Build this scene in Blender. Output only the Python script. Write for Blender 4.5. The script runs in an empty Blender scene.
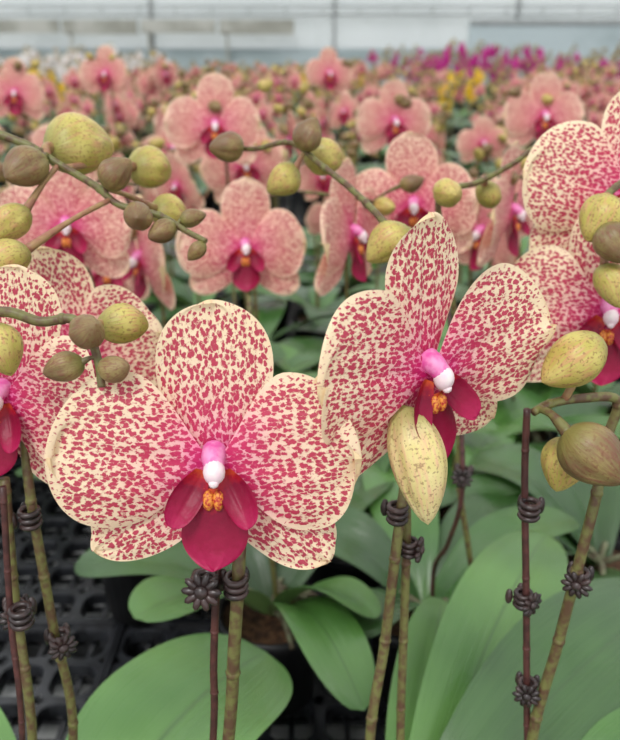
import bpy, math, random
from mathutils import Vector, Matrix
random.seed(11)
R=random.random
def U(a,b): return a+(b-a)*random.random()
MM=0.001
def mm(p): return Vector(p)*MM
def lin(c):
    c/=255.0
    return c/12.92 if c<=0.04045 else ((c+0.055)/1.055)**2.4
def rgb(r,g,b): return (lin(r),lin(g),lin(b),1)

scn=bpy.context.scene
scn.view_settings.view_transform='Standard'

# ---------------------------------------------------------------- materials
class NT:
    def __init__(s,name):
        s.m=bpy.data.materials.new(name); s.m.use_nodes=True
        s.t=s.m.node_tree; s.t.nodes.clear()
        s.out=s.t.nodes.new('ShaderNodeOutputMaterial')
    def n(s,typ,**kw):
        nd=s.t.nodes.new('ShaderNode'+typ)
        for k,v in kw.items(): setattr(nd,k,v)
        return nd
    def set(s,sock,val):
        if isinstance(val,bpy.types.NodeSocket): s.t.links.new(val,sock)
        else: sock.default_value=val
    def math(s,op,a,b=None,c=None,clamp=False):
        nd=s.n('Math',operation=op); nd.use_clamp=clamp
        s.set(nd.inputs[0],a)
        if b is not None: s.set(nd.inputs[1],b)
        if c is not None: s.set(nd.inputs[2],c)
        return nd.outputs[0]
    def mix(s,f,a,b,blend='MIX'):
        nd=s.n('Mix',data_type='RGBA',blend_type=blend)
        s.set(nd.inputs[0],f); s.set(nd.inputs[6],a); s.set(nd.inputs[7],b)
        return nd.outputs[2]
    def maprange(s,v,a,b,c=0.0,d=1.0,smooth=True):
        nd=s.n('MapRange'); nd.interpolation_type='SMOOTHSTEP' if smooth else 'LINEAR'
        s.set(nd.inputs[0],v)
        for i,x in enumerate((a,b,c,d)): s.set(nd.inputs[i+1],x)
        return nd.outputs[0]
    def ramp(s,v,stops):
        nd=s.n('ValToRGB'); el=nd.color_ramp.elements
        while len(el)<len(stops): el.new(0.5)
        for e,(p,c) in zip(el,stops): e.position=p; e.color=c
        s.set(nd.inputs[0],v); return nd.outputs[0]
    def noise(s,vec,scale,detail=2.0,rough=.5):
        nd=s.n('TexNoise'); s.set(nd.inputs['Scale'],scale); s.set(nd.inputs['Detail'],detail); s.set(nd.inputs['Roughness'],rough)
        if vec is not None: s.t.links.new(vec,nd.inputs['Vector'])
        return nd
    def uv(s,name):
        return s.n('UVMap',uv_map=name).outputs[0]
    def obj(s): return s.n('TexCoord').outputs['Object']
    def principled(s,col,rough=.5,normal=None,spec=.5,trans=0.0,transcol=None,metal=0,coat=0):
        p=s.n('BsdfPrincipled'); s.set(p.inputs['Base Color'],col); s.set(p.inputs['Roughness'],rough)
        s.set(p.inputs['Specular IOR Level'],spec); s.set(p.inputs['Metallic'],metal)
        if coat: p.inputs['Coat Weight'].default_value=coat; p.inputs['Coat Roughness'].default_value=.22
        if normal is not None: s.set(p.inputs['Normal'],normal)
        o=p.outputs[0]
        if trans>0:
            t=s.n('BsdfTranslucent'); s.set(t.inputs[0],transcol if transcol is not None else col)
            mx=s.n('MixShader'); s.set(mx.inputs[0],trans); s.t.links.new(o,mx.inputs[1]); s.t.links.new(t.outputs[0],mx.inputs[2]); o=mx.outputs[0]
        s.t.links.new(o,s.out.inputs[0]); return p
    def bump(s,h,strength=.3,dist=.001):
        b=s.n('Bump'); s.set(b.inputs['Strength'],strength); s.set(b.inputs['Distance'],dist); s.set(b.inputs['Height'],h)
        return b.outputs[0]

def mat_petal(name,pink=False):
    t=NT(name)
    pat=t.uv('pat'); sv=t.uv('sv')
    sep=t.n('SeparateXYZ'); t.set(sep.inputs[0],sv); rr=sep.outputs[0]; edge=sep.outputs[1]
    nz=t.noise(pat,26,3,.6)
    va=t.n('VectorMath',operation='SUBTRACT'); t.set(va.inputs[0],nz.outputs['Color']); va.inputs[1].default_value=(.5,.5,.5)
    vs=t.n('VectorMath',operation='SCALE'); t.set(vs.inputs[0],va.outputs[0]); vs.inputs['Scale'].default_value=.075
    vadd=t.n('VectorMath',operation='ADD'); t.set(vadd.inputs[0],pat); t.set(vadd.inputs[1],vs.outputs[0])
    def vor(scale,r):
        vo=t.n('TexVoronoi',voronoi_dimensions='2D',feature='F1'); t.set(vo.inputs['Vector'],vadd.outputs[0]); vo.inputs['Scale'].default_value=scale; vo.inputs['Randomness'].default_value=r
        cs=t.n('SeparateXYZ'); t.set(cs.inputs[0],vo.outputs['Color']); return vo.outputs['Distance'],cs.outputs[0]
    d1,c1=vor(20.5,.85)
    d2,c2=vor(33,1.0)
    big=t.noise(pat,3.5,1).outputs[0]
    ed=t.maprange(edge,.86,1.0,0,.28)
    thr=t.math('ADD',.27,t.math('MULTIPLY',big,.14))
    thr=t.math('ADD',thr,t.math('MULTIPLY',c1,.16))
    thr=t.math('ADD',thr,t.maprange(rr,.25,1.0,.07,0))
    thr=t.math('SUBTRACT',thr,ed)
    spot=t.maprange(t.math('SUBTRACT',d1,thr),-.09,.07,1,0)
    thr2=t.math('SUBTRACT',t.math('MULTIPLY',c2,.30),ed)
    spot2=t.maprange(t.math('SUBTRACT',d2,thr2),-.06,.08,.7,0)
    spot=t.math('MAXIMUM',spot,spot2)
    blush=t.noise(pat,2.2,1).outputs[0]
    r2=t.math('ADD',t.math('DIVIDE',rr,1.7),t.math('MULTIPLY',t.math('SUBTRACT',blush,.5),.22))
    if pink:
        base=t.ramp(r2,[(0,rgb(220,55,135)),(.13,rgb(234,115,155)),(.27,rgb(238,172,170)),(.55,rgb(238,188,168)),(.85,rgb(243,208,182))])
    else:
        base=t.ramp(r2,[(0,rgb(226,55,148)),(.11,rgb(236,115,168)),(.22,rgb(240,172,182)),(.42,rgb(243,202,184)),(.62,rgb(245,220,190)),(.9,rgb(246,224,188))])
    sc=t.ramp(r2,[(0,rgb(200,8,110)),(.2,rgb(198,20,90)),(.5,rgb(190,30,78)),(1,rgb(180,44,78))])
    col=t.mix(t.math('MULTIPLY',spot,.8 if pink else .95),base,sc)
    back=t.mix(t.math('MULTIPLY',spot,.3),rgb(238,214,170),rgb(215,120,130))
    g=t.n('NewGeometry')
    col=t.mix(g.outputs['Backfacing'],col,back)
    vein=t.noise(pat,30,2).outputs[0]
    bm=t.bump(t.math('ADD',t.math('MULTIPLY',spot,.35),vein),.45,.0006)
    t.principled(col,.44,bm,.35,trans=.26)
    return t.m
def mat_plain_petal(name,c1,c2):
    t=NT(name); sv=t.uv('sv'); sep=t.n('SeparateXYZ'); t.set(sep.inputs[0],sv)
    col=t.ramp(sep.outputs[0],[(0,c2),(.5,c1),(1,c1)])
    t.principled(col,.5,None,.3,trans=.3); return t.m
def mat_lip():
    t=NT('lip_crimson'); sv=t.uv('sv'); sep=t.n('SeparateXYZ'); t.set(sep.inputs[0],sv)
    nz=t.noise(t.obj(),420,2).outputs[0]
    col=t.ramp(t.math('ADD',sep.outputs[0],t.math('MULTIPLY',t.math('SUBTRACT',nz,.5),.35)),[(0,rgb(206,84,44)),(.16,rgb(168,22,44)),(.32,rgb(124,0,44)),(.7,rgb(142,2,54)),(1,rgb(170,20,78))])
    t.principled(col,.42,t.bump(nz,.35,.0006),.3,trans=.1); return t.m
def mat_noise(name,c1,c2,scale=120,rough=.5,spec=.4,trans=0,bs=.2,bd=.0005,metal=0,lo=.35,hi=.65,detail=3):
    t=NT(name); nz=t.noise(t.obj(),scale,detail).outputs[0]
    col=t.mix(t.maprange(nz,lo,hi),c1,c2)
    t.principled(col,rough,t.bump(nz,bs,bd),spec,trans=trans,metal=metal); return t.m
def mat_bud(name,c1,c2,c3):
    t=NT(name); sv=t.uv('sv'); sep=t.n('SeparateXYZ'); t.set(sep.inputs[0],sv)
    st=t.n('CombineXYZ'); t.set(st.inputs[0],t.math('MULTIPLY',sep.outputs[0],3.0)); t.set(st.inputs[1],t.math('MULTIPLY',sep.outputs[1],26.0))
    nv=t.noise(st.outputs[0],1.6,3).outputs[0]
    nz=t.noise(t.obj(),90,2).outputs[0]
    sp=t.noise(t.obj(),900,2).outputs[0]
    col=t.mix(t.maprange(nz,.35,.65),c1,c2)
    col=t.mix(t.math('MULTIPLY',t.maprange(nv,.42,.7),.7),col,c3)
    col=t.mix(t.math('MULTIPLY',t.maprange(sp,.55,.66),.55),col,rgb(118,72,50))
    col=t.mix(t.maprange(sep.outputs[0],.0,.35,.7,0),col,rgb(126,130,62))
    t.principled(col,.4,t.bump(nv,.45,.0007),.4,trans=.06); return t.m
def mat_leaf(name,c1,c2,cb):
    t=NT(name); sv=t.uv('sv'); sep=t.n('SeparateXYZ'); t.set(sep.inputs[0],sv)
    oi=t.n('ObjectInfo'); nz=t.noise(t.obj(),12,2).outputs[0]
    f=t.math('ADD',t.math('MULTIPLY',t.math('SUBTRACT',nz,.5),2.2),t.math('MULTIPLY_ADD',oi.outputs['Random'],.7,.15),clamp=True)
    col=t.mix(f,c1,c2)
    mid=t.maprange(t.math('ABSOLUTE',sep.outputs[1]),0,.05,.6,0)
    col=t.mix(mid,col,rgb(40,70,32))
    st=t.n('CombineXYZ'); t.set(st.inputs[0],sep.outputs[0]); t.set(st.inputs[1],t.math('MULTIPLY',sep.outputs[1],14.0))
    vn=t.noise(st.outputs[0],2.0,2).outputs[0]
    col=t.mix(t.math('MULTIPLY',vn,.28),col,rgb(104,142,76))
    g=t.n('NewGeometry'); col=t.mix(g.outputs['Backfacing'],col,cb)
    t.principled(col,.3,t.bump(vn,.6,.0015),.6,trans=.08,coat=.35); return t.m

M_PET=mat_petal('petal_speckled'); M_PETP=mat_petal('petal_speckled_pink',True)
M_LIP=mat_lip()
M_COL=mat_noise('column_white',rgb(246,236,232),rgb(244,214,224),260,.4,trans=.1)
M_COLP=mat_noise('column_pink',rgb(222,84,162),rgb(236,150,196),260,.4,trans=.1)
M_CAL=mat_noise('callus_orange',rgb(226,150,60),rgb(170,24,40),1100,.45)
M_STEM=mat_noise('stem_olive',rgb(112,112,64),rgb(92,68,50),260,.45,bs=.3)
M_STEMD=mat_noise('stem_brown',rgb(88,52,48),rgb(64,38,36),200,.45)
M_PED=mat_noise('pedicel_pale',rgb(160,132,88),rgb(146,98,78),200,.45)
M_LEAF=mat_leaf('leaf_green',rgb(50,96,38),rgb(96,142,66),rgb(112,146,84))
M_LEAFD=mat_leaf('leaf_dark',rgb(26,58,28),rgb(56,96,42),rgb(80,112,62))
M_POT=mat_noise('pot_black',rgb(28,28,30),rgb(40,40,42),80,.4)
M_BARK=mat_noise('bark_medium',rgb(62,42,30),rgb(105,75,52),180,.9,bs=1,bd=.004)
M_ROOT=mat_noise('root_grey',rgb(120,125,95),rgb(90,80,62),150,.7)
M_BUDG=mat_bud('bud_yellow_green',rgb(204,190,108),rgb(180,168,82),rgb(198,136,104))
M_BUDB=mat_bud('bud_olive_brown',rgb(148,130,82),rgb(118,98,66),rgb(126,76,64))
M_BUDP=mat_bud('bud_pale_cream',rgb(230,216,156),rgb(218,204,134),rgb(226,172,144))
M_CLIP=mat_noise('clip_bronze',rgb(62,44,42),rgb(38,28,28),150,.35,spec=.6)
M_WHT=mat_plain_petal('petal_white',rgb(245,240,238),rgb(240,215,225))
M_MAG=mat_plain_petal('petal_magenta',rgb(200,45,145),rgb(150,20,90))
M_YEL=mat_plain_petal('petal_yellow',rgb(244,205,50),rgb(220,120,60))
MATS=[M_PET,M_LIP,M_COL,M_COLP,M_CAL,M_STEM,M_STEMD,M_PED,M_LEAF,M_LEAFD,M_POT,M_BARK,M_ROOT,M_BUDG,M_BUDB,M_BUDP,M_CLIP]
MATS_PINK=[M_PETP]+MATS[1:]
PET,LIP,COL,COLP,CAL,STEM,STEMD,PED,LEAF,LEAFD,POT,BARK,ROOT,BUDG,BUDB,BUDP,CLIP=range(17)

# ---------------------------------------------------------------- mesh builder
class MB:
    def __init__(s): s.v=[]; s.f=[]; s.m=[]; s.a=[]; s.b=[]; s.M=Matrix.Identity(4)
    def vert(s,p,a=(0,0),b=(0,0)):
        s.v.append(tuple(s.M@Vector(p))); s.a.append(a); s.b.append(b); return len(s.v)-1
    def face(s,f,m): s.f.append(f); s.m.append(m)
    def grid(s,rows,mat,ua,ub,closed=False):
        idx=[[s.vert(p,ua[i][j],ub[i][j]) for j,p in enumerate(r)] for i,r in enumerate(rows)]
        nj=len(rows[0])
        for i in range(len(rows)-1):
            for j in range(nj if closed else nj-1):
                k=(j+1)%nj
                s.face((idx[i][j],idx[i+1][j],idx[i+1][k],idx[i][k]),mat)
        return idx
    def tube(s,pts,rad,mat,seg=8,cap=True,sub=5):
        P=[Vector(p) for p in pts]; n=len(P)
        if not isinstance(rad,(list,tuple)): rad=[rad]*n
        Q=[];RR=[]
        for i in range(n-1):
            p0=P[max(i-1,0)];p1=P[i];p2=P[i+1];p3=P[min(i+2,n-1)]
            for k in range(sub):
                t=k/sub
                Q.append(.5*((2*p1)+(p2-p0)*t+(2*p0-5*p1+4*p2-p3)*t*t+(3*p1-p0-3*p2+p3)*t**3))
                RR.append(rad[i]+(rad[i+1]-rad[i])*t)
        Q.append(P[-1]);RR.append(rad[-1])
        tan=(Q[1]-Q[0]).normalized(); nx=tan.orthogonal().normalized()
        rows=[];L=0
        ua=[];ub=[]
        for i,q in enumerate(Q):
            tn=(Q[min(i+1,len(Q)-1)]-Q[max(i-1,0)]).normalized()
            nx=(nx-tn*nx.dot(tn)).normalized(); by=tn.cross(nx)
            rows.append([q+(nx*math.cos(2*math.pi*j/seg)+by*math.sin(2*math.pi*j/seg))*RR[i] for j in range(seg)])
            if i: L+=(q-Q[i-1]).length
            ua.append([(L,j/seg) for j in range(seg)]); ub.append([(i/len(Q),j/seg) for j in range(seg)])
        rows=[[p for p in r[::-1]] for r in rows]
        idx=s.grid(rows,mat,ua,ub,True)
        if cap:
            s.face(tuple(idx[0]),mat); s.face(tuple(idx[-1][::-1]),mat)
        return Q
    def ellipsoid(s,c,r,mat,nu=8,nv=12,Rm=None):
        rows=[];uu=[]
        for i in range(nu+1):
            th=math.pi*i/nu; row=[]
            for j in range(nv):
                ph=2*math.pi*j/nv
                p=Vector((r[0]*math.sin(th)*math.cos(ph),r[1]*math.sin(th)*math.sin(ph),r[2]*math.cos(th)))
                if Rm: p=Rm@p
                row.append(Vector(c)+p)
            rows.append(row); uu.append([(i/nu,j/nv) for j in range(nv)])
        s.grid(rows,mat,uu,uu,True)
    def mesh(s,name,smooth=True,mats=None):
        me=bpy.data.meshes.new(name); me.from_pydata(s.v,[],s.f)
        for m in (mats or MATS): me.materials.append(m)
        me.polygons.foreach_set('material_index',s.m)
        me.polygons.foreach_set('use_smooth',[smooth]*len(s.f))
        for nm,src in (('pat',s.a),('sv',s.b)):
            l=me.uv_layers.new(name=nm); buf=[0.0]*(2*len(me.loops))
            li=[0]*len(me.loops); me.loops.foreach_get('vertex_index',li)
            for k,vi in enumerate(li): buf[2*k]=src[vi][0]; buf[2*k+1]=src[vi][1]
            l.data.foreach_set('uv',buf)
        me.update(); return me
    def obj(s,name,parent=None,**kw):
        return link(s.mesh(name,**kw),name,parent)
def link(me,name,parent=None,M=None):
    o=bpy.data.objects.new(name,me); scn.collection.objects.link(o)
    if M is not None: o.matrix_basis=M
    if parent:
        o.parent=parent; o.matrix_parent_inverse=Matrix.Translation(-parent.location)
    return o
def empty(name,loc):
    e=bpy.data.objects.new(name,None); e.empty_display_size=.02; scn.collection.objects.link(e); e.location=loc; return e

# ---------------------------------------------------------------- orchid parts
K=0.3226e-3   # flower unit -> metre
def petal(b,base,ang,L,wu,su,wl,sl,bw,z0,bend,cup,nu,nv,mat,off,ruf=3,tipn=2.2,tipm=.5,ph=0,pw=1.0,groove=2):
    a=math.radians(ang); ax=Vector((math.cos(a),math.sin(a),0)); nn=Vector((-math.sin(a),math.cos(a),0))
    rows=[];ua=[];ub=[]
    def prof(s,s0):
        if s<s0: return bw+(1-bw)*math.sin(math.pi/2*s/s0)**pw
        t=(s-s0)/(1-s0); return max(0,1-t**tipn)**tipm
    for i in range(nu+1):
        s=math.sin(math.pi/2*i/nu); r=[];A=[];B=[]
        for j in range(nv+1):
            v=-1+2*j/nv
            h=wu*prof(s,su) if v>0 else wl*prof(s,sl)
            x=s*L; y=v*h
            z=z0+bend*s*s*L+cup*(v*v)*h+ruf*abs(v)**3*math.sin(7*s+ph+(2 if v>0 else 0))*min(1,2*s)+ruf*.8*s**4*math.sin(4*v+ph)
            z-=groove*math.exp(-(v/.12)**2)*math.sin(math.pi*min(1,s*1.1))
            z+=.8*math.sin(v*17+ph)*min(1,2*s)*(1 if nu>14 else 0)
            x+=(ruf*.5*math.sin(9*v+ph*2)*s**3 if mat==PET else 0)
            p=Vector(base)+ax*x+nn*y; p.z+=z
            r.append(p*K); A.append((x/100*.66+off*3.7,y/100+off*1.3))
            B.append((math.hypot(p.x,p.y)/100 if mat==PET else s, max(abs(v),s)))
        rows.append(r);ua.append(A);ub.append(B)
    b.grid(rows,mat,ua,ub)
def flower(b,nu=26,nv=22,P={}):
    g=lambda k,d:P.get(k,d)
    j=lambda:random.uniform(-1,1)
    o=random.randint(0,40)
    lo=nu<15
    dw=g('dw',60)
    petal(b,(0,5,0),90+g('dr',0)+j()*2,g('dl',165)+j()*2,dw,.60,dw,.60,.34,-12,g('dbend',.02),g('dcup',-.14),nu,nv,PET,o,4,ph=j()*3)
    petal(b,(-6,-6,0),216+j()*3,152,43,.5,45,.5,.35,-14,-.08,-.16,nu,nv,PET,o+1,4,2.4,ph=j()*3)
    petal(b,(6,-6,0),321+j()*3,148,45,.5,43,.5,.35,-14,-.08,-.16,nu,nv,PET,o+2,4,2.4,ph=j()*3)
    petal(b,(-6,4,0),g('la',175),g('ll',155),76,.60,88,.54,.12,1,g('lb',.07),g('pc',-.13),nu,nv,PET,o+3,8,2.3,ph=j()*3,pw=1.3)
    petal(b,(6,4,0),g('ra',5),g('rl',138),88,.54,78,.60,.12,2,g('rb',.07),g('pc',-.13),nu,nv,PET,o+4,8,2.3,ph=j()*3,pw=1.3)
    n2,m2=(5,4) if lo else (16,12)
    # lip: side lobes, mid lobe, callus
    petal(b,(-9,0,4),240,58,14,.5,18,.55,.5,0,.42,.5,n2,m2,LIP,0,1)
    petal(b,(9,0,4),300,58,18,.55,14,.5,.5,0,.42,.5,n2,m2,LIP,0,1)
    petal(b,(0,-16,6),270,82,34,.62,34,.62,.30,4,.10,-.25,n2,m2,LIP,0,2,1.9,.62)
    if not lo:
        b.ellipsoid((Vector((-5,-28,11))*K),[6*K,11*K,6*K],CAL,8,10); b.ellipsoid((Vector((5,-28,11))*K),[6*K,11*K,6*K],CAL,8,10)
    b.tube([Vector(p)*K for p in ((0,18,-6),(0,15,5),(1,10,12),(2,6,16))],[13*K,12*K,10.5*K,10*K],COLP,6 if lo else 14,sub=2 if lo else 5)
    b.ellipsoid(Vector((2,3,17))*K,[11*K,13.5*K,11*K],COL,5 if lo else 12,6 if lo else 16)
    if not lo: b.ellipsoid(Vector((2,-7,22))*K,[5.5*K,5.5*K,5*K],COL,6,8)
def fmat(loc,yaw=0,pitch=10,roll=0,sc=1.0):
    y=math.radians(yaw);p=math.radians(pitch)
    Z=Vector((math.sin(y)*math.cos(p),-math.cos(y)*math.cos(p),math.sin(p)))
    X=Vector((math.cos(y),math.sin(y),0)); Y=Z.cross(X)
    m=Matrix((X,Y,Z)).transposed().to_4x4()
    return Matrix.Translation(loc)@m@Matrix.Rotation(math.radians(roll),4,'Z')@Matrix.Scale(sc,4)
def bud(b,base,tip,rad,mat,nu=18,nv=30):
    base=Vector(base);tip=Vector(tip);ax=tip-base;L=ax.length;ax.normalize()
    nx=ax.orthogonal().normalized();by=ax.cross(nx);rows=[];uu=[];ph0=U(0,6)
    bendv=nx*math.cos(ph0)+by*math.sin(ph0)
    for i in range(nu+1):
        t=i/nu; r=rad*1.06*(math.sin(math.pi*t**.84)**.66*(1-.10*t*t) if 0<t<1 else 0)
        row=[]
        for j in range(nv):
            ph=2*math.pi*j/nv
            q=r*(1-.15*math.exp(-(math.sin(1.5*(ph+ph0))/.16)**2)*math.sin(math.pi*t)**.6+.04*math.cos(2*ph))
            row.append(base+ax*(t*L)+bendv*(rad*.22*(4*t*(1-t)-.5))+(by*math.cos(ph)+nx*math.sin(ph))*q)
        rows.append(row);uu.append([(t,abs(j/nv-.5)) for j in range(nv)])
    b.grid(rows,mat,uu,uu,True)
def spike_bud(b,Q,c,L,D,mat,hi=True,dirv=None):
    c=Vector(c); q=min(Q,key=lambda p:(p-c).length); L*=1.14; D*=.96
    d=(c-q); 
    if dirv is not None: d=Vector(dirv)
    if d.length<L*.2: d=Vector((U(-.5,.5),-1,-.2))
    d.normalize()
    if dirv is None: d=(d+Vector((.35 if d.x>-.2 else -.35,-.05,-.1))).normalized()
    base=c-d*L*.5; tip=c+d*L*.5
    bud(b,base,tip,D*.5,mat,*( (18,30) if hi else (6,8)))
    b.tube([q,q.lerp(base,.5)+Vector((0,0,L*.06)),base+d*L*.08],[L*.06,L*.055,L*.10],PED if mat!=BUDB else STEM,8 if hi else 4,sub=4 if hi else 2)
def leaf(b,base,tip,w,arch,mat,roll=0,nu=22,nv=8,fold=.22):
    base=Vector(base);tip=Vector(tip); mid=(base+tip)*.5+Vector((0,0,arch)); 
    ctrl=mid+Vector((0,0,arch))+(base-tip)*.08
    rows=[];uu=[];wph=U(0,6)
    for i in range(nu+1):
        t=i/nu; s=math.sin(math.pi/2*t)*.6+t*.4
        p=base*(1-s)**2+ctrl*2*s*(1-s)+tip*s*s
        d=((ctrl-base)*(1-s)+(tip-ctrl)*s).normalized()
        side=Vector((0,0,1)).cross(d)
        if side.length<.05: side=Vector((1,0,0))
        side.normalize(); side=Matrix.Rotation(math.radians(roll+10*math.sin(3*s+wph)),3,d)@side
        nr=d.cross(side)
        if s<.6: hw=w*.5*(.32+.68*math.sin(math.pi/2*s/.6)**1.1)
        else: hw=w*.5*max(0,1-((s-.6)/.4)**2.4)**.5
        row=[];u=[]
        for j in range(nv+1):
            v=-1+2*j/nv
            row.append(p+side*(hw*v)+nr*(hw*(fold*2*abs(v)**1.2-.22*abs(v)**3+.06*v*v*math.sin(9*s+wph+v))*(1.2-s*.9)))
            u.append((s,v))
        rows.append(row);uu.append(u)
    b.grid(rows,mat,uu,uu)
POTZ=.766
def pot(b,x,y,hi=True):
    n=24 if hi else 8; H=.082
    prof=[(0,.001),(.031,.001),(.032,.0),(.041,H-.012),(.0435,H-.012),(.0445,H-.004),(.0435,H),(.041,H),(.040,H-.008)]
    rows=[[Vector((x+r*math.cos(-2*math.pi*k/n),y+r*math.sin(-2*math.pi*k/n),POTZ+z)) for k in range(n)] for r,z in prof]
    uu=[[(0,0)]*n for _ in prof]
    b.grid(rows,POT,uu,uu,True)
    rows=[[Vector((x+r*math.cos(-2*math.pi*k/n),y+r*math.sin(-2*math.pi*k/n),POTZ+H-.008+(.004*(1-r/.04)))) for k in range(n)] for r in (.040,.026,.012,0)]
    b.grid(rows,BARK,[[(0,0)]*n]*4,[[(0,0)]*n]*4,True)
    if hi:
        for k in range(7):
            a=U(0,6.28);r=U(.02,.05)
            b.tube([(x,y,POTZ+H),(x+r*.6*math.cos(a),y+r*.6*math.sin(a),POTZ+H+.012),(x+r*math.cos(a),y+r*math.sin(a),POTZ+H+U(-.01,.004))],[.003,.0028,.0018],ROOT,7)
def clip(b,c,f=(0,-1,0),s=1.0,ros=True):
    c=Vector(c);f=Vector(f).normalized()
    for dz in (-.0028,0,.0028):
        pts=[c+Vector((.0034*math.cos(a),.0034*math.sin(a),dz))*s for a in [2*math.pi*k/12 for k in range(13)]]
        b.tube(pts,.0012*s,CLIP,6,sub=2)
    X=f.cross(Vector((0,0,1))).normalized();Z=X.cross(f)
    o=c+f*.005*s
    if ros:
        Rm=Matrix((X,Z,f)).transposed()
        for k in range(10):
            a=2*math.pi*k/10
            d=X*math.cos(a)+Z*math.sin(a)
            Rk=Matrix((d,f.cross(d),f)).transposed()
            b.ellipsoid(o+d*.0038*s,[.0026*s,.0013*s,.0012*s],CLIP,6,8,Rk)
        b.ellipsoid(o+f*.0008,[.0022*s,.0022*s,.0015*s],CLIP,6,10,Rm)
    side=X
    for sg in (1,-1):
        b.ellipsoid(c-f*.005*s+side*sg*.0038*s,[.0018*s,.0018*s,.0040*s],CLIP,6,8)

PLANT='phalaenopsis_orchid'
def plant(x,y,leaves=(),spikes=(),flowers=(),extra=None):
    """leaves: (tip mm, width mm, arch mm, mat, roll)"""
    e=empty(PLANT,(x,y,POTZ))
    b=MB(); pot(b,x,y); b.obj('pot',e)
    crown=Vector((x,y,POTZ+.08))
    b=MB()
    for (tip,w,ar,mt,ro) in leaves:
        t=mm(tip); d=(t-crown); d.z=0; d.normalize()
        leaf(b,crown+d*.008,t,w*MM,ar*MM,mt,ro)
    if leaves: b.obj('leaves',e)
    b=MB(); Qs=[]
    for sp in spikes:
        pts=[mm(p) for p in sp['p']]
        pts=[Vector((x+U(-.01,.01),y+U(-.01,.01),POTZ+.075))]+pts
        n=len(pts); r0=sp.get('r',2.4)*MM; r1=sp.get('r1',1.3)*MM
        rad=[r0+(r1-r0)*(i/(n-1)) for i in range(n)]
        Q=b.tube(pts,rad,sp.get('mat',STEM),12,sub=6)
        Qs+=Q
        acc=0
        for i in range(1,len(Q)-1):   # node bracts
            acc+=(Q[i]-Q[i-1]).length
            rr=rad[min(i//6,n-1)]
            if acc>.034*(.5+rr/.0024*.6):
                acc=0; b.ellipsoid(Q[i],[rr*1.18,rr*1.18,rr*1.2],sp.get('mat',STEM),6,10)
        for bd in sp.get('buds',()):
            c,L,D,mt=bd[:4]
            spike_bud(b,Q,mm(c),L*MM,D*MM,mt,dirv=bd[4] if len(bd)>4 else None)
    for f in flowers:
        M=f['M']; fb=MB(); flower(fb,P=f.get('P',{})) if f.get('hi') else flower(fb,18,14)
        link(fb.mesh('bloom',mats=MATS if f.get('hi') else MATS_PINK),'bloom',e,M)
        back=M@Vector((0,0,-.004)); q=min(Qs,key=lambda p:(p-back).length)
        bk=M@Vector((0,-.002,-.02))
        b.tube([back,bk,q],[.0016,.0017,.0016],PED,10,sub=5)
    if extra: extra(b)
    if b.v: b.obj('flower_spike',e)
    return e

F=lambda loc,yaw=0,pitch=10,roll=0,sc=1,hi=True,**P: dict(M=fmat(mm(loc),yaw,pitch,roll,sc),hi=hi,P=P)
def randleaves(x,y,n,a0,a1,zlo=860,zhi=900,mt=LEAF,L0=120,L1=190):
    out=[]
    for k in range(n):
        a=math.radians(a0+(a1-a0)*(k+.5)/n+U(-14,14));l=U(L0,L1)
        out.append(((x*1000+l*math.cos(a),y*1000+l*math.sin(a),U(zlo,zhi)),U(50,74),U(12,35),mt,U(-22,22)))
    return out

# plant A : holds left-centre bloom
def exA(b):
    clip(b,mm((-37,226,1078)),(-.1,-1,.3),1.15); clip(b,mm((-26,225,1079)),(.2,-1,0),1.0,False)
plant(-.045,.232,
  leaves=[((-190,300,870),60,25,LEAF,0),((-60,90,870),60,20,LEAF,0),((-110,330,866),55,15,LEAFD,0)],
  spikes=[dict(p=[(-33,232,994),(-28,228,1049),(-25,227,1085),(-25,240,1105),(-31,246,1115)],r=2.6,r1=2.2),
          dict(p=[(-39,232,994),(-36,229,1042),(-33,229,1081),(-31,240,1110)],r=1.5,r1=1.4,mat=STEMD)],
  flowers=[F((-31,221,1127),0,14,0)],extra=exA)
# plant B : right-centre bloom and the long budded spike above
def exB(b):
    clip(b,mm((35,267,1082)),(.2,-1,0),1,False); clip(b,mm((41,271,1063)),(1,-.4,0),.9)
    bud(b,mm((32,240,1142)),mm((41,226,1103)),.0092,BUDP)
plant(.045,.275,
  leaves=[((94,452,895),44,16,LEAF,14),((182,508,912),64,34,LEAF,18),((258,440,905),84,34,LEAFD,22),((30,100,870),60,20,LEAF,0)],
  spikes=[dict(p=[(27,260,957),(32,264,1021),(36,266,1080),(42,281,1117),(51,313,1144),(46,344,1167),(33,361,1182),(20,386,1192),(5,400,1202),(-10,415,1211),(-29,424,1207),(-44,435,1207)],r=2.4,r1=1.2,
    buds=[((-44,423,1208),18,16,BUDB),((-1,406,1216),16,15,BUDB),((-14,408,1193),18,17,BUDG),((8,432,1202),22,20,BUDG),((36,352,1172),22,19,BUDG)]),
    dict(p=[(42,269,953),(41,272,1014),(40,273,1070),(38,274,1094)],r=2,r1=1.8)],
  flowers=[F((41,243,1151),34,0,4,dbend=.04,lb=.06,rb=.12,dw=47,dl=164,la=166,ll=146,rl=154,ra=7)],extra=exB)
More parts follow.
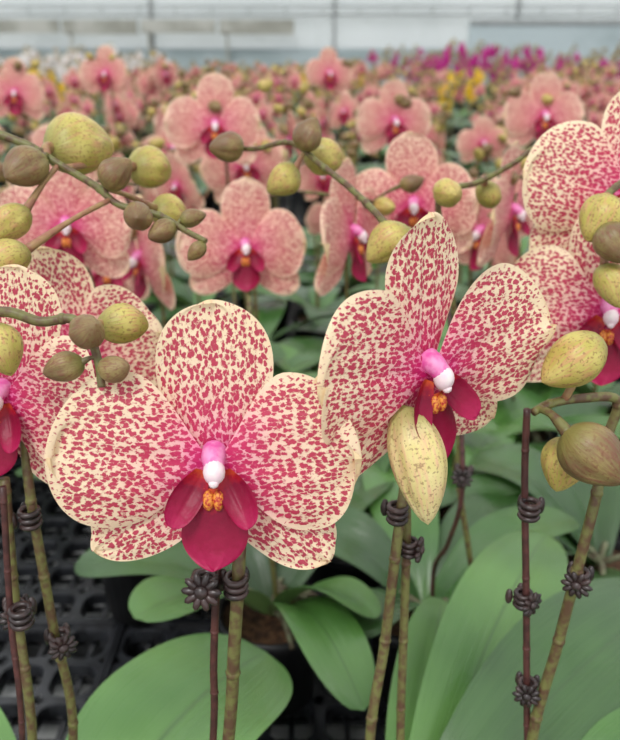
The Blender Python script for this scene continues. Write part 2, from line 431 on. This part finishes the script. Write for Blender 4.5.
# plant C : left edge bloom, bud sprays at the left
def exC(b):
    clip(b,mm((-107,233,1059)),(.3,-1,0),1.0,False); clip(b,mm((-104,258,1026)),(.6,-1,0),1.0); clip(b,mm((-109,259,1085)),(1,-.3,0),1,False); clip(b,mm((-118,253,1045)),(.3,-1,0),1.0)
plant(-.135,.255,
  leaves=[((-28,395,898),104,30,LEAF,8),((-250,380,880),60,25,LEAF,0),((-200,120,870),60,20,LEAF,0)],
  spikes=[dict(p=[(-172,271,957),(-169,303,1092),(-162,340,1185),(-145,353,1218),(-127,353,1217),(-110,349,1208),(-93,341,1200),(-81,333,1193),(-64,331,1189),(-52,323,1184),(-43,317,1181)],r=2.4,r1=1.2,
     buds=[((-121,337,1208),19,17,BUDB),((-107,374,1213),32,28,BUDG),((-82,336,1206),15,14,BUDB),((-71,320,1191),14,12,BUDB),((-62,322,1184),12,10,BUDB),((-50,331,1188),11,8,BUDB),((-47,316,1177),9,7,BUDB),((-84,420,1197),24,22,BUDG),((-71,395,1178),20,18,BUDG),((-127,328,1186),18,15,BUDG),((-120,300,1177),18,15,BUDG)]),
     dict(p=[(-165,241,990),(-153,251,1098),(-124,247,1166),(-100,239,1175),(-87,238,1172),(-77,238,1173),(-71,235,1169),(-67,229,1161),(-66,226,1154)],r=2.1,r1=1.3,
     buds=[((-68,226,1173),12,11,BUDB),((-78,228,1160),12,10,BUDB),((-61,225,1161),10,9,BUDB),((-63,250,1167),17,14,BUDG),((-99,234,1164),16,14,BUDG)]),
     dict(p=[(-107,262,961),(-107,260,1036),(-108,260,1092),(-109,266,1120)],r=2.1,r1=1.9),
     dict(p=[(-118,247,978),(-118,254,1050),(-115,256,1104)],r=2.1,r1=1.9),
     dict(p=[(-115,232,994),(-112,235,1056),(-108,238,1111)],r=1.2,r1=1.2,mat=STEMD)],
  flowers=[F((-115,262,1133),-6,12,-10,.92,True,rl=128),F((-113,336,1119),4,12,12)],extra=exC)
# plant D : right side spikes
def exD(b):
    clip(b,mm((88,268,1083)),(-.4,-1,0),1.0,False); clip(b,mm((91,271,1037)),(.7,-1,0),.95); clip(b,mm((97,269,990)),(-.3,-1,0),1.0); clip(b,mm((109,261,1055)),(-.5,-1,0),1.0)
plant(.115,.28,
  leaves=[((235,330,905),60,25,LEAF,8),((250,250,880),60,25,LEAF,0),((120,110,870),60,20,LEAF,0)],
  spikes=[dict(p=[(102,267,949),(106,264,1021),(108,260,1065),(111,261,1095),(115,269,1114),(117,270,1130),(101,265,1133),(88,260,1133),(81,255,1132)],r=2.6,r1=1.5,
     buds=[((95,262,1149),24,20,BUDG,(-.75,-.2,-.5)),((99,240,1122),24,22,BUDB,(.75,-.3,-.6)),((95,258,1109),19,17,BUDG,(-.1,-.2,-1))]),
     dict(p=[(101,269,953),(92,270,1037),(86,272,1094),(84,273,1125)],r=1.6,r1=1.4,mat=STEMD)],
  extra=exD)
# plant E : right edge, blooms cut by the frame
plant(.21,.36,leaves=randleaves(.21,.36,3,-90,60),
  spikes=[dict(p=[(200,372,1000),(180,378,1120),(165,382,1185),(140,350,1200),(125,335,1195)],r=2.4,r1=1.6,
    buds=[((123,329,1188),21,19,BUDG),((126,317,1180),18,16,BUDB),((128,318,1162),18,15,BUDG)])],
  flowers=[F((140,348,1138),-12,8,0),F((153,372,1190),-8,12,-6)])
# mid-ground leaf plants
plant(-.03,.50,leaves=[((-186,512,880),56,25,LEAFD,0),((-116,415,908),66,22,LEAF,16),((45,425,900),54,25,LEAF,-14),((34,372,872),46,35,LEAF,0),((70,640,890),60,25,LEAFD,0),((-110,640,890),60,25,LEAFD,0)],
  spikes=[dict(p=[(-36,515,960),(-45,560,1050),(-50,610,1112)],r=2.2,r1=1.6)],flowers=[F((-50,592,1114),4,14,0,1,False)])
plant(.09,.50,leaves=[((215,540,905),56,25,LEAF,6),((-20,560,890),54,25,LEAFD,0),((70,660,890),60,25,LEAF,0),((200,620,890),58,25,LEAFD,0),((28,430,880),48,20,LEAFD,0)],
  spikes=[dict(p=[(92,480,900),(91,430,958),(92,410,1019),(88,470,1100),(80,590,1140)],r=1.7,r1=1.4,mat=STEMD),dict(p=[(120,470,880),(109,450,939),(97,445,999),(92,440,1080),(70,426,1175),(78,426,1186),(91,428,1189),(111,432,1199),(127,436,1209),(149,434,1205)],r=2.2,r1=1.3,
   buds=[((71,405,1187),16,15,BUDG),((100,440,1180),18,14,BUDG),((135,440,1200),18,15,BUDG)])],
  flowers=[F((77,578,1148),-14,8,6,1,False)],extra=lambda b:clip(b,mm((92,410,1019)),(-.3,-1,0),1.1))
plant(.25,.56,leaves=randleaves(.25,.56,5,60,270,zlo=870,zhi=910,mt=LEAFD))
# mid-ground flowering plants: (flower loc, yaw,pitch,roll)
mid=[((-173,548,1139),8,10,0),((-98,836,1186),0,12,0),((32,545,1134),60,5,0),((-143,637,1094),-50,0,0),((158,602,1139),55,0,0),((-75,923,1135),10,8,10),((288,997,1185),0,10,0),((154,695,1104),-60,0,0),((-198,733,1062),20,5,0),((-457,1272,1202),0,10,0),((41,1712,1224),10,10,0),((-397,1605,1225),-10,10,0),((-290,900,1130),20,5,0),((230,760,1120),-15,8,0),((110,1050,1175),10,8,0)]
for (p,yw,pt,ro) in mid:
    x=p[0]*MM+U(-.02,.02); y=p[1]*MM+.06
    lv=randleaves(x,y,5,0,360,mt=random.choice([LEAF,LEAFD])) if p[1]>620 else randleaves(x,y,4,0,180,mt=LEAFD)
    top=Vector(p)+Vector((U(-8,8),22,4))
    sp=[dict(p=[(x*1000,y*1000,960),(x*1000*.5+top.x*.5,y*1000,1040),tuple(top),tuple(top+Vector((U(-40,40),-5,18))),tuple(top+Vector((U(-70,70),-8,26)))],r=2.1,r1=1.1,
      buds=[(tuple(top+Vector((U(-50,50),-16,U(16,40)))),16,13,random.choice([BUDG,BUDB])) for _ in range(2)])]
    plant(x,y,lv,sp,[F(p,yw,pt,ro,1,False)])

# ---------------------------------------------------------------- background field (instanced plants)
def variant(name,nf,nleaf=5,nbud=4):
    b=MB(); pot(b,0,0,False); crown=Vector((0,0,POTZ+.08))
    for k in range(nleaf):
        a=2*math.pi*k/nleaf+U(-.3,.3);l=U(.11,.17)
        leaf(b,crown,(l*math.cos(a),l*math.sin(a),U(.86,.91)),U(.05,.068),U(.012,.035),LEAF if k%2 else LEAFD,U(-20,20),8,4)
    for s in range(2 if nf!=1 else 1):
        if nf==0 and nbud==0: break
        dx=U(-.10,.10); z1=U(1.10,1.2)
        pts=[(0,0,.84),(dx*.15,.01,.98),(dx*.4,.0,z1-.05),(dx*.8,-.01,z1),(dx*1.5,-.03,z1+.015),(dx*2,-.05,z1-.005)]
        Q=b.tube(pts,[.0025,.0023,.002,.0018,.0014,.001],STEM,5,sub=4)
        m=(nf+1)//2
        for k in range(m):
            q=Q[int(len(Q)*(.45+.4*k/m))]
            c=q+Vector((U(-.03,.03),-.03,U(-.05,.02)-.02))
            b.M=fmat(c,U(-65,65),U(-12,15),U(-15,15),U(.72,.95)); flower(b,7,6); b.M=Matrix.Identity(4)
            b.tube([q,c+Vector((0,.012,0))],.0014,PED,4,sub=1)
        for k in range(nbud):
            q=Q[-1-k*2]; spike_bud(b,Q,q+Vector((U(-.012,.012),-.01,U(-.015,.018))),U(.016,.024),U(.013,.018),BUDG if k%2 else BUDB,False)
    return b.mesh(name,mats=MATS_PINK)
V=[variant('field_plant_mesh',n,5,k) for n,k in ((3,5),(4,6),(5,4),(2,6),(1,5),(4,4),(3,7))]
V0=[variant('leafy_plant_mesh',0,6,0) for _ in range(3)]
VB=[variant('budding_plant_mesh',0,6,6) for _ in range(2)]
def recol(m,mat):
    c=m.copy(); c.materials[0]=mat; c.materials[LIP]=mat
    return c
VW=[recol(m,M_WHT) for m in V[:3]]; VM=[recol(m,M_MAG) for m in V[:6]]; VY=[recol(m,M_YEL) for m in V[:2]]
def field(me,x,y,par,nm,s=1):
    M=Matrix.Translation((x,y,POTZ))@Matrix.Rotation(U(-.5,.5),4,'Z')@Matrix.Diagonal((1,1,s,1))@Matrix.Translation((0,0,-POTZ))
    link(me,nm,par,M)
benches=[(.12,1.95),(2.45,4.25),(4.75,6.55),(7.05,8.85),(9.35,11.15)]
taken=[(p[0]*MM,p[1]*MM+.06) for p,_,_,_ in mid]
for bi,(y0,y1) in enumerate(benches):
    rp=empty('speckled_orchid_row',(0,y0+.5,POTZ))
    rw=rm=None
    if bi>=3:
        rw=empty('white_orchid_row',(-2.5,y0+.5,POTZ)); rm=empty('magenta_orchid_row',(2,y0+.5,POTZ))
    st=.175 if bi==0 else .215
    y=y0+.62 if bi==0 else y0+.12
    while y<y1-.1:
        xr=.44*y+.35; x=-xr+U(0,.1)
        while x<xr:
            xx=x+U(-.03,.03);yy=y+U(-.03,.03)
            if not any(math.hypot(xx-a,yy-c)<.085 for a,c in taken):
                if yy<1.0: field(random.choice(V0+V0+VB),xx,yy,rp,'orchid_plant')
                elif rw and xx<-1.75: field(random.choice(VW+V0),xx,yy,rw,'white_orchid',U(1.15,1.4))
                elif rm and xx>.75: field(random.choice(VM+V0+VB+VB),xx,yy,rm,'magenta_orchid',U(1.0,1.5))
                elif yy>2 and R()<.035: field(random.choice(VY),xx,yy,rp,'yellow_orchid',U(.95,1.15))
                else:
                    q=R(); field(random.choice(V if q<(.42 if yy<2 else .6) else (VB if q<.8 else V0)),xx,yy,rp,'orchid_plant',U(.74,1.12) if yy>2 else U(.8,1.02))
            x+=st
        y+=st

# ---------------------------------------------------------------- benches, trays, shell
M_STEEL=mat_noise('galvanised_steel',rgb(170,174,174),rgb(140,144,144),30,.5,metal=.2)
M_ALU=mat_noise('bench_sheet',rgb(205,208,208),rgb(165,168,166),12,.5)
M_CONC=mat_noise('concrete_floor',rgb(120,116,108),rgb(92,90,84),6,.9,bs=.4,bd=.003)
M_BLACK=mat_noise('black_plastic',rgb(24,25,28),rgb(40,42,46),60,.3,spec=.6)
def box(b,x0,x1,y0,y1,z0,z1,mat=0):
    i=[b.vert(p) for p in ((x0,y0,z0),(x1,y0,z0),(x1,y1,z0),(x0,y1,z0),(x0,y0,z1),(x1,y0,z1),(x1,y1,z1),(x0,y1,z1))]
    for f in ((3,2,1,0),(4,5,6,7),(0,1,5,4),(1,2,6,5),(2,3,7,6),(3,0,4,7)): b.face(tuple(i[k] for k in f),mat)
for (y0,y1) in benches:
    hw=.44*y1+.6; b=MB()
    box(b,-hw,hw,y0,y0+.04,.66,.735); box(b,-hw,hw,y1-.04,y1,.66,.735)
    box(b,-hw,hw,y0+.04,y1-.04,.695,.706,1)
    n=int(hw*2/1.4)+1
    for k in range(n+1):
        x=-hw+.03+(2*hw-.06)*k/n
        for yy in (y0+.3,y1-.3):
            box(b,x-.02,x+.02,yy-.02,yy+.02,0,.66)
        box(b,x-.02,x+.02,y0+.04,y1-.04,.65,.695)
    b.obj('greenhouse_bench',smooth=False,mats=[M_STEEL,M_ALU])
# carry trays: plate of rounded openings, with lower lattice
def tray_mesh():
    b=MB(); c=.045; n=9; seg=20; off=n*c/2
    for i in range(n):
        for j in range(n):
            cx=(i+.5)*c-off; cy=(j+.5)*c-off; O=[];I=[];I2=[];B2=[]
            for k in range(seg):
                a=2*math.pi*k/seg; ca,sa=math.cos(a),math.sin(a)
                m=max(abs(ca),abs(sa)); q=(abs(ca)**3.2+abs(sa)**3.2)**(1/3.2)
                O.append(b.vert((cx+c/2*ca/m,cy+c/2*sa/m,0)))
                I.append(b.vert((cx+.0185*ca/q,cy+.0185*sa/q,0)))
                I2.append(b.vert((cx+.0178*ca/q,cy+.0178*sa/q,-.002)))
                B2.append(b.vert((cx+.017*ca/q,cy+.017*sa/q,-.012)))
            for k in range(seg):
                l=(k+1)%seg
                b.face((O[k],O[l],I[l],I[k]),0);b.face((I[k],I[l],I2[l],I2[k]),0);b.face((I2[k],I2[l],B2[l],B2[k]),0)
    for k in range(n*2+1):
        p=-off+k*c/2
        box(b,p-.0022,p+.0022,-off,off,-.020,-.015); box(b,-off,off,p-.0022,p+.0022,-.025,-.0205)
    w=off+.003
    for a in ((-w,w,-w,-off),(-w,w,off,w),(-w,-off,-off,off),(off,w,-off,off)):
        box(b,*a,-.05,.004)
    return b.mesh('black_plant_tray',smooth=False,mats=[M_BLACK])
TM=tray_mesh()
for bi,(y0,y1) in enumerate(benches[:2]):
    yy=y0+.26
    while yy<y1-.15:
        hw=int((.44*yy+.4)/.412)+1
        for i in range(-hw,hw+1):
            link(TM,'black_plant_tray',None,Matrix.Translation((i*.412+.03,yy,POTZ-.005)))
        yy+=.412
b=MB(); box(b,-9,9,-3,14,-.05,0); b.obj('floor',smooth=False,mats=[M_CONC])
# film walls and roof
t=NT('greenhouse_film'); d=t.n('BsdfDiffuse'); t.set(d.inputs[0],rgb(218,222,225)); tl=t.n('BsdfTranslucent'); t.set(tl.inputs[0],rgb(228,233,236))
m1=t.n('MixShader'); m1.inputs[0].default_value=.55; t.t.links.new(d.outputs[0],m1.inputs[1]); t.t.links.new(tl.outputs[0],m1.inputs[2])
tr=t.n('BsdfTransparent'); m2=t.n('MixShader'); nz=t.noise(t.obj(),.8,2).outputs[0]; t.set(m2.inputs[0],t.math('MULTIPLY_ADD',nz,.45,.4)); t.t.links.new(tr.outputs[0],m2.inputs[1]); t.t.links.new(m1.outputs[0],m2.inputs[2]); t.t.links.new(m2.outputs[0],t.out.inputs[0]); M_FILM=t.m
t=NT('roof_film'); tr=t.n('BsdfTransparent'); tl=t.n('BsdfTranslucent'); t.set(tl.inputs[0],rgb(245,246,246)); m=t.n('MixShader'); m.inputs[0].default_value=.2
t.t.links.new(tr.outputs[0],m.inputs[1]); t.t.links.new(tl.outputs[0],m.inputs[2]); t.t.links.new(m.outputs[0],t.out.inputs[0]); M_ROOF=t.m
M_PAD=mat_noise('grey_green_panel',rgb(180,193,196),rgb(154,168,170),1.2,.8)
M_CURT=mat_noise('rolled_curtain',rgb(182,182,174),rgb(150,150,140),2,.8)
b=MB(); box(b,-9,9,14,14.04,1.45,4.5,0); box(b,-9,9,14,14.06,0,1.45,1); b.obj('wall_back',smooth=False,mats=[M_FILM,M_PAD])
b=MB()
for k in range(5):
    x0=-6.6+k*1.28; box(b,x0,x0+1.22,13.80,13.86,1.66+.02*(k%2),1.88)
    box(b,x0+.1,x0+.14,13.80,13.86,.0,1.7)
b.obj('shade_curtain',smooth=False,mats=[M_CURT])
b=MB(); box(b,2.6,6.4,13.78,13.86,0,1.86); box(b,2.6,6.4,13.76,13.78,1.80,1.88,1); box(b,5.15,5.28,13.74,13.78,0,1.9,1); b.obj('cooling_pad',smooth=False,mats=[M_PAD,M_STEEL])
for nm,x in (('wall_left',-9.04),('wall_right',9)):
    b=MB(); box(b,x,x+.04,-3,14,0,4.5,0); b.obj(nm,smooth=False,mats=[M_FILM])
b=MB()
n=12
for bay in range(3):
    x0=-9+bay*6
    for k in range(n):
        a0=math.pi*k/n;a1=math.pi*(k+1)/n
        p=lambda a:(x0+3-3*math.cos(a),4.5+1.3*math.sin(a))
        (xa,za),(xb,zb)=p(a0),p(a1)
        i=[b.vert(q) for q in ((xa,-3,za),(xb,-3,zb),(xb,14,zb),(xa,14,za))]; b.face(tuple(i),0)
b.obj('ceiling',smooth=True,mats=[M_ROOF])
b=MB()
for k in range(7):
    x=-9+k*3+.4
    box(b,x-.03,x+.03,13.9,13.96,0,4.5)
for z in (1.95,2.08,2.7,3.6): box(b,-9,9,13.9,13.94,z-.015,z+.02)
for k in range(30):
    x=-8.8+k*.6; box(b,x-.01,x+.01,13.91,13.93,1.95,2.08)
b.obj('trim_back',smooth=False,mats=[M_STEEL])
b=MB()
for y in (-1,2,5,8,11.6): box(b,-8.95,8.95,y-.03,y+.03,4.4,4.48)
b.obj('trim_ceiling',smooth=False,mats=[M_STEEL])
b=MB(); box(b,-60,60,14.2,90,-.3,-.1); b.obj('ground_outside',smooth=False,mats=[mat_noise('grass',rgb(110,130,80),rgb(140,150,110),2,.9)])

# ---------------------------------------------------------------- light, world, camera
w=bpy.data.worlds.new('overcast_sky'); scn.world=w; w.use_nodes=True
bg=w.node_tree.nodes['Background']; bg.inputs[0].default_value=(.96,.98,1,1); bg.inputs[1].default_value=1.2
s=bpy.data.lights.new('sun','SUN'); s.energy=1.9; s.angle=math.radians(18); s.color=(1,.985,.96)
so=bpy.data.objects.new('sun',s); scn.collection.objects.link(so); so.rotation_euler=(math.radians(34),math.radians(-16),0); so.location=(0,0,8)
c=bpy.data.cameras.new('camera'); c.sensor_width=36; c.lens=775/740*36; c.clip_start=.02; c.clip_end=200
c.dof.use_dof=True; c.dof.focus_distance=.262; c.dof.aperture_fstop=14
co=bpy.data.objects.new('camera',c); scn.collection.objects.link(co); co.location=(0,0,1.25)
co.rotation_euler=(math.atan2(.929,.37),0,0)
scn.camera=co
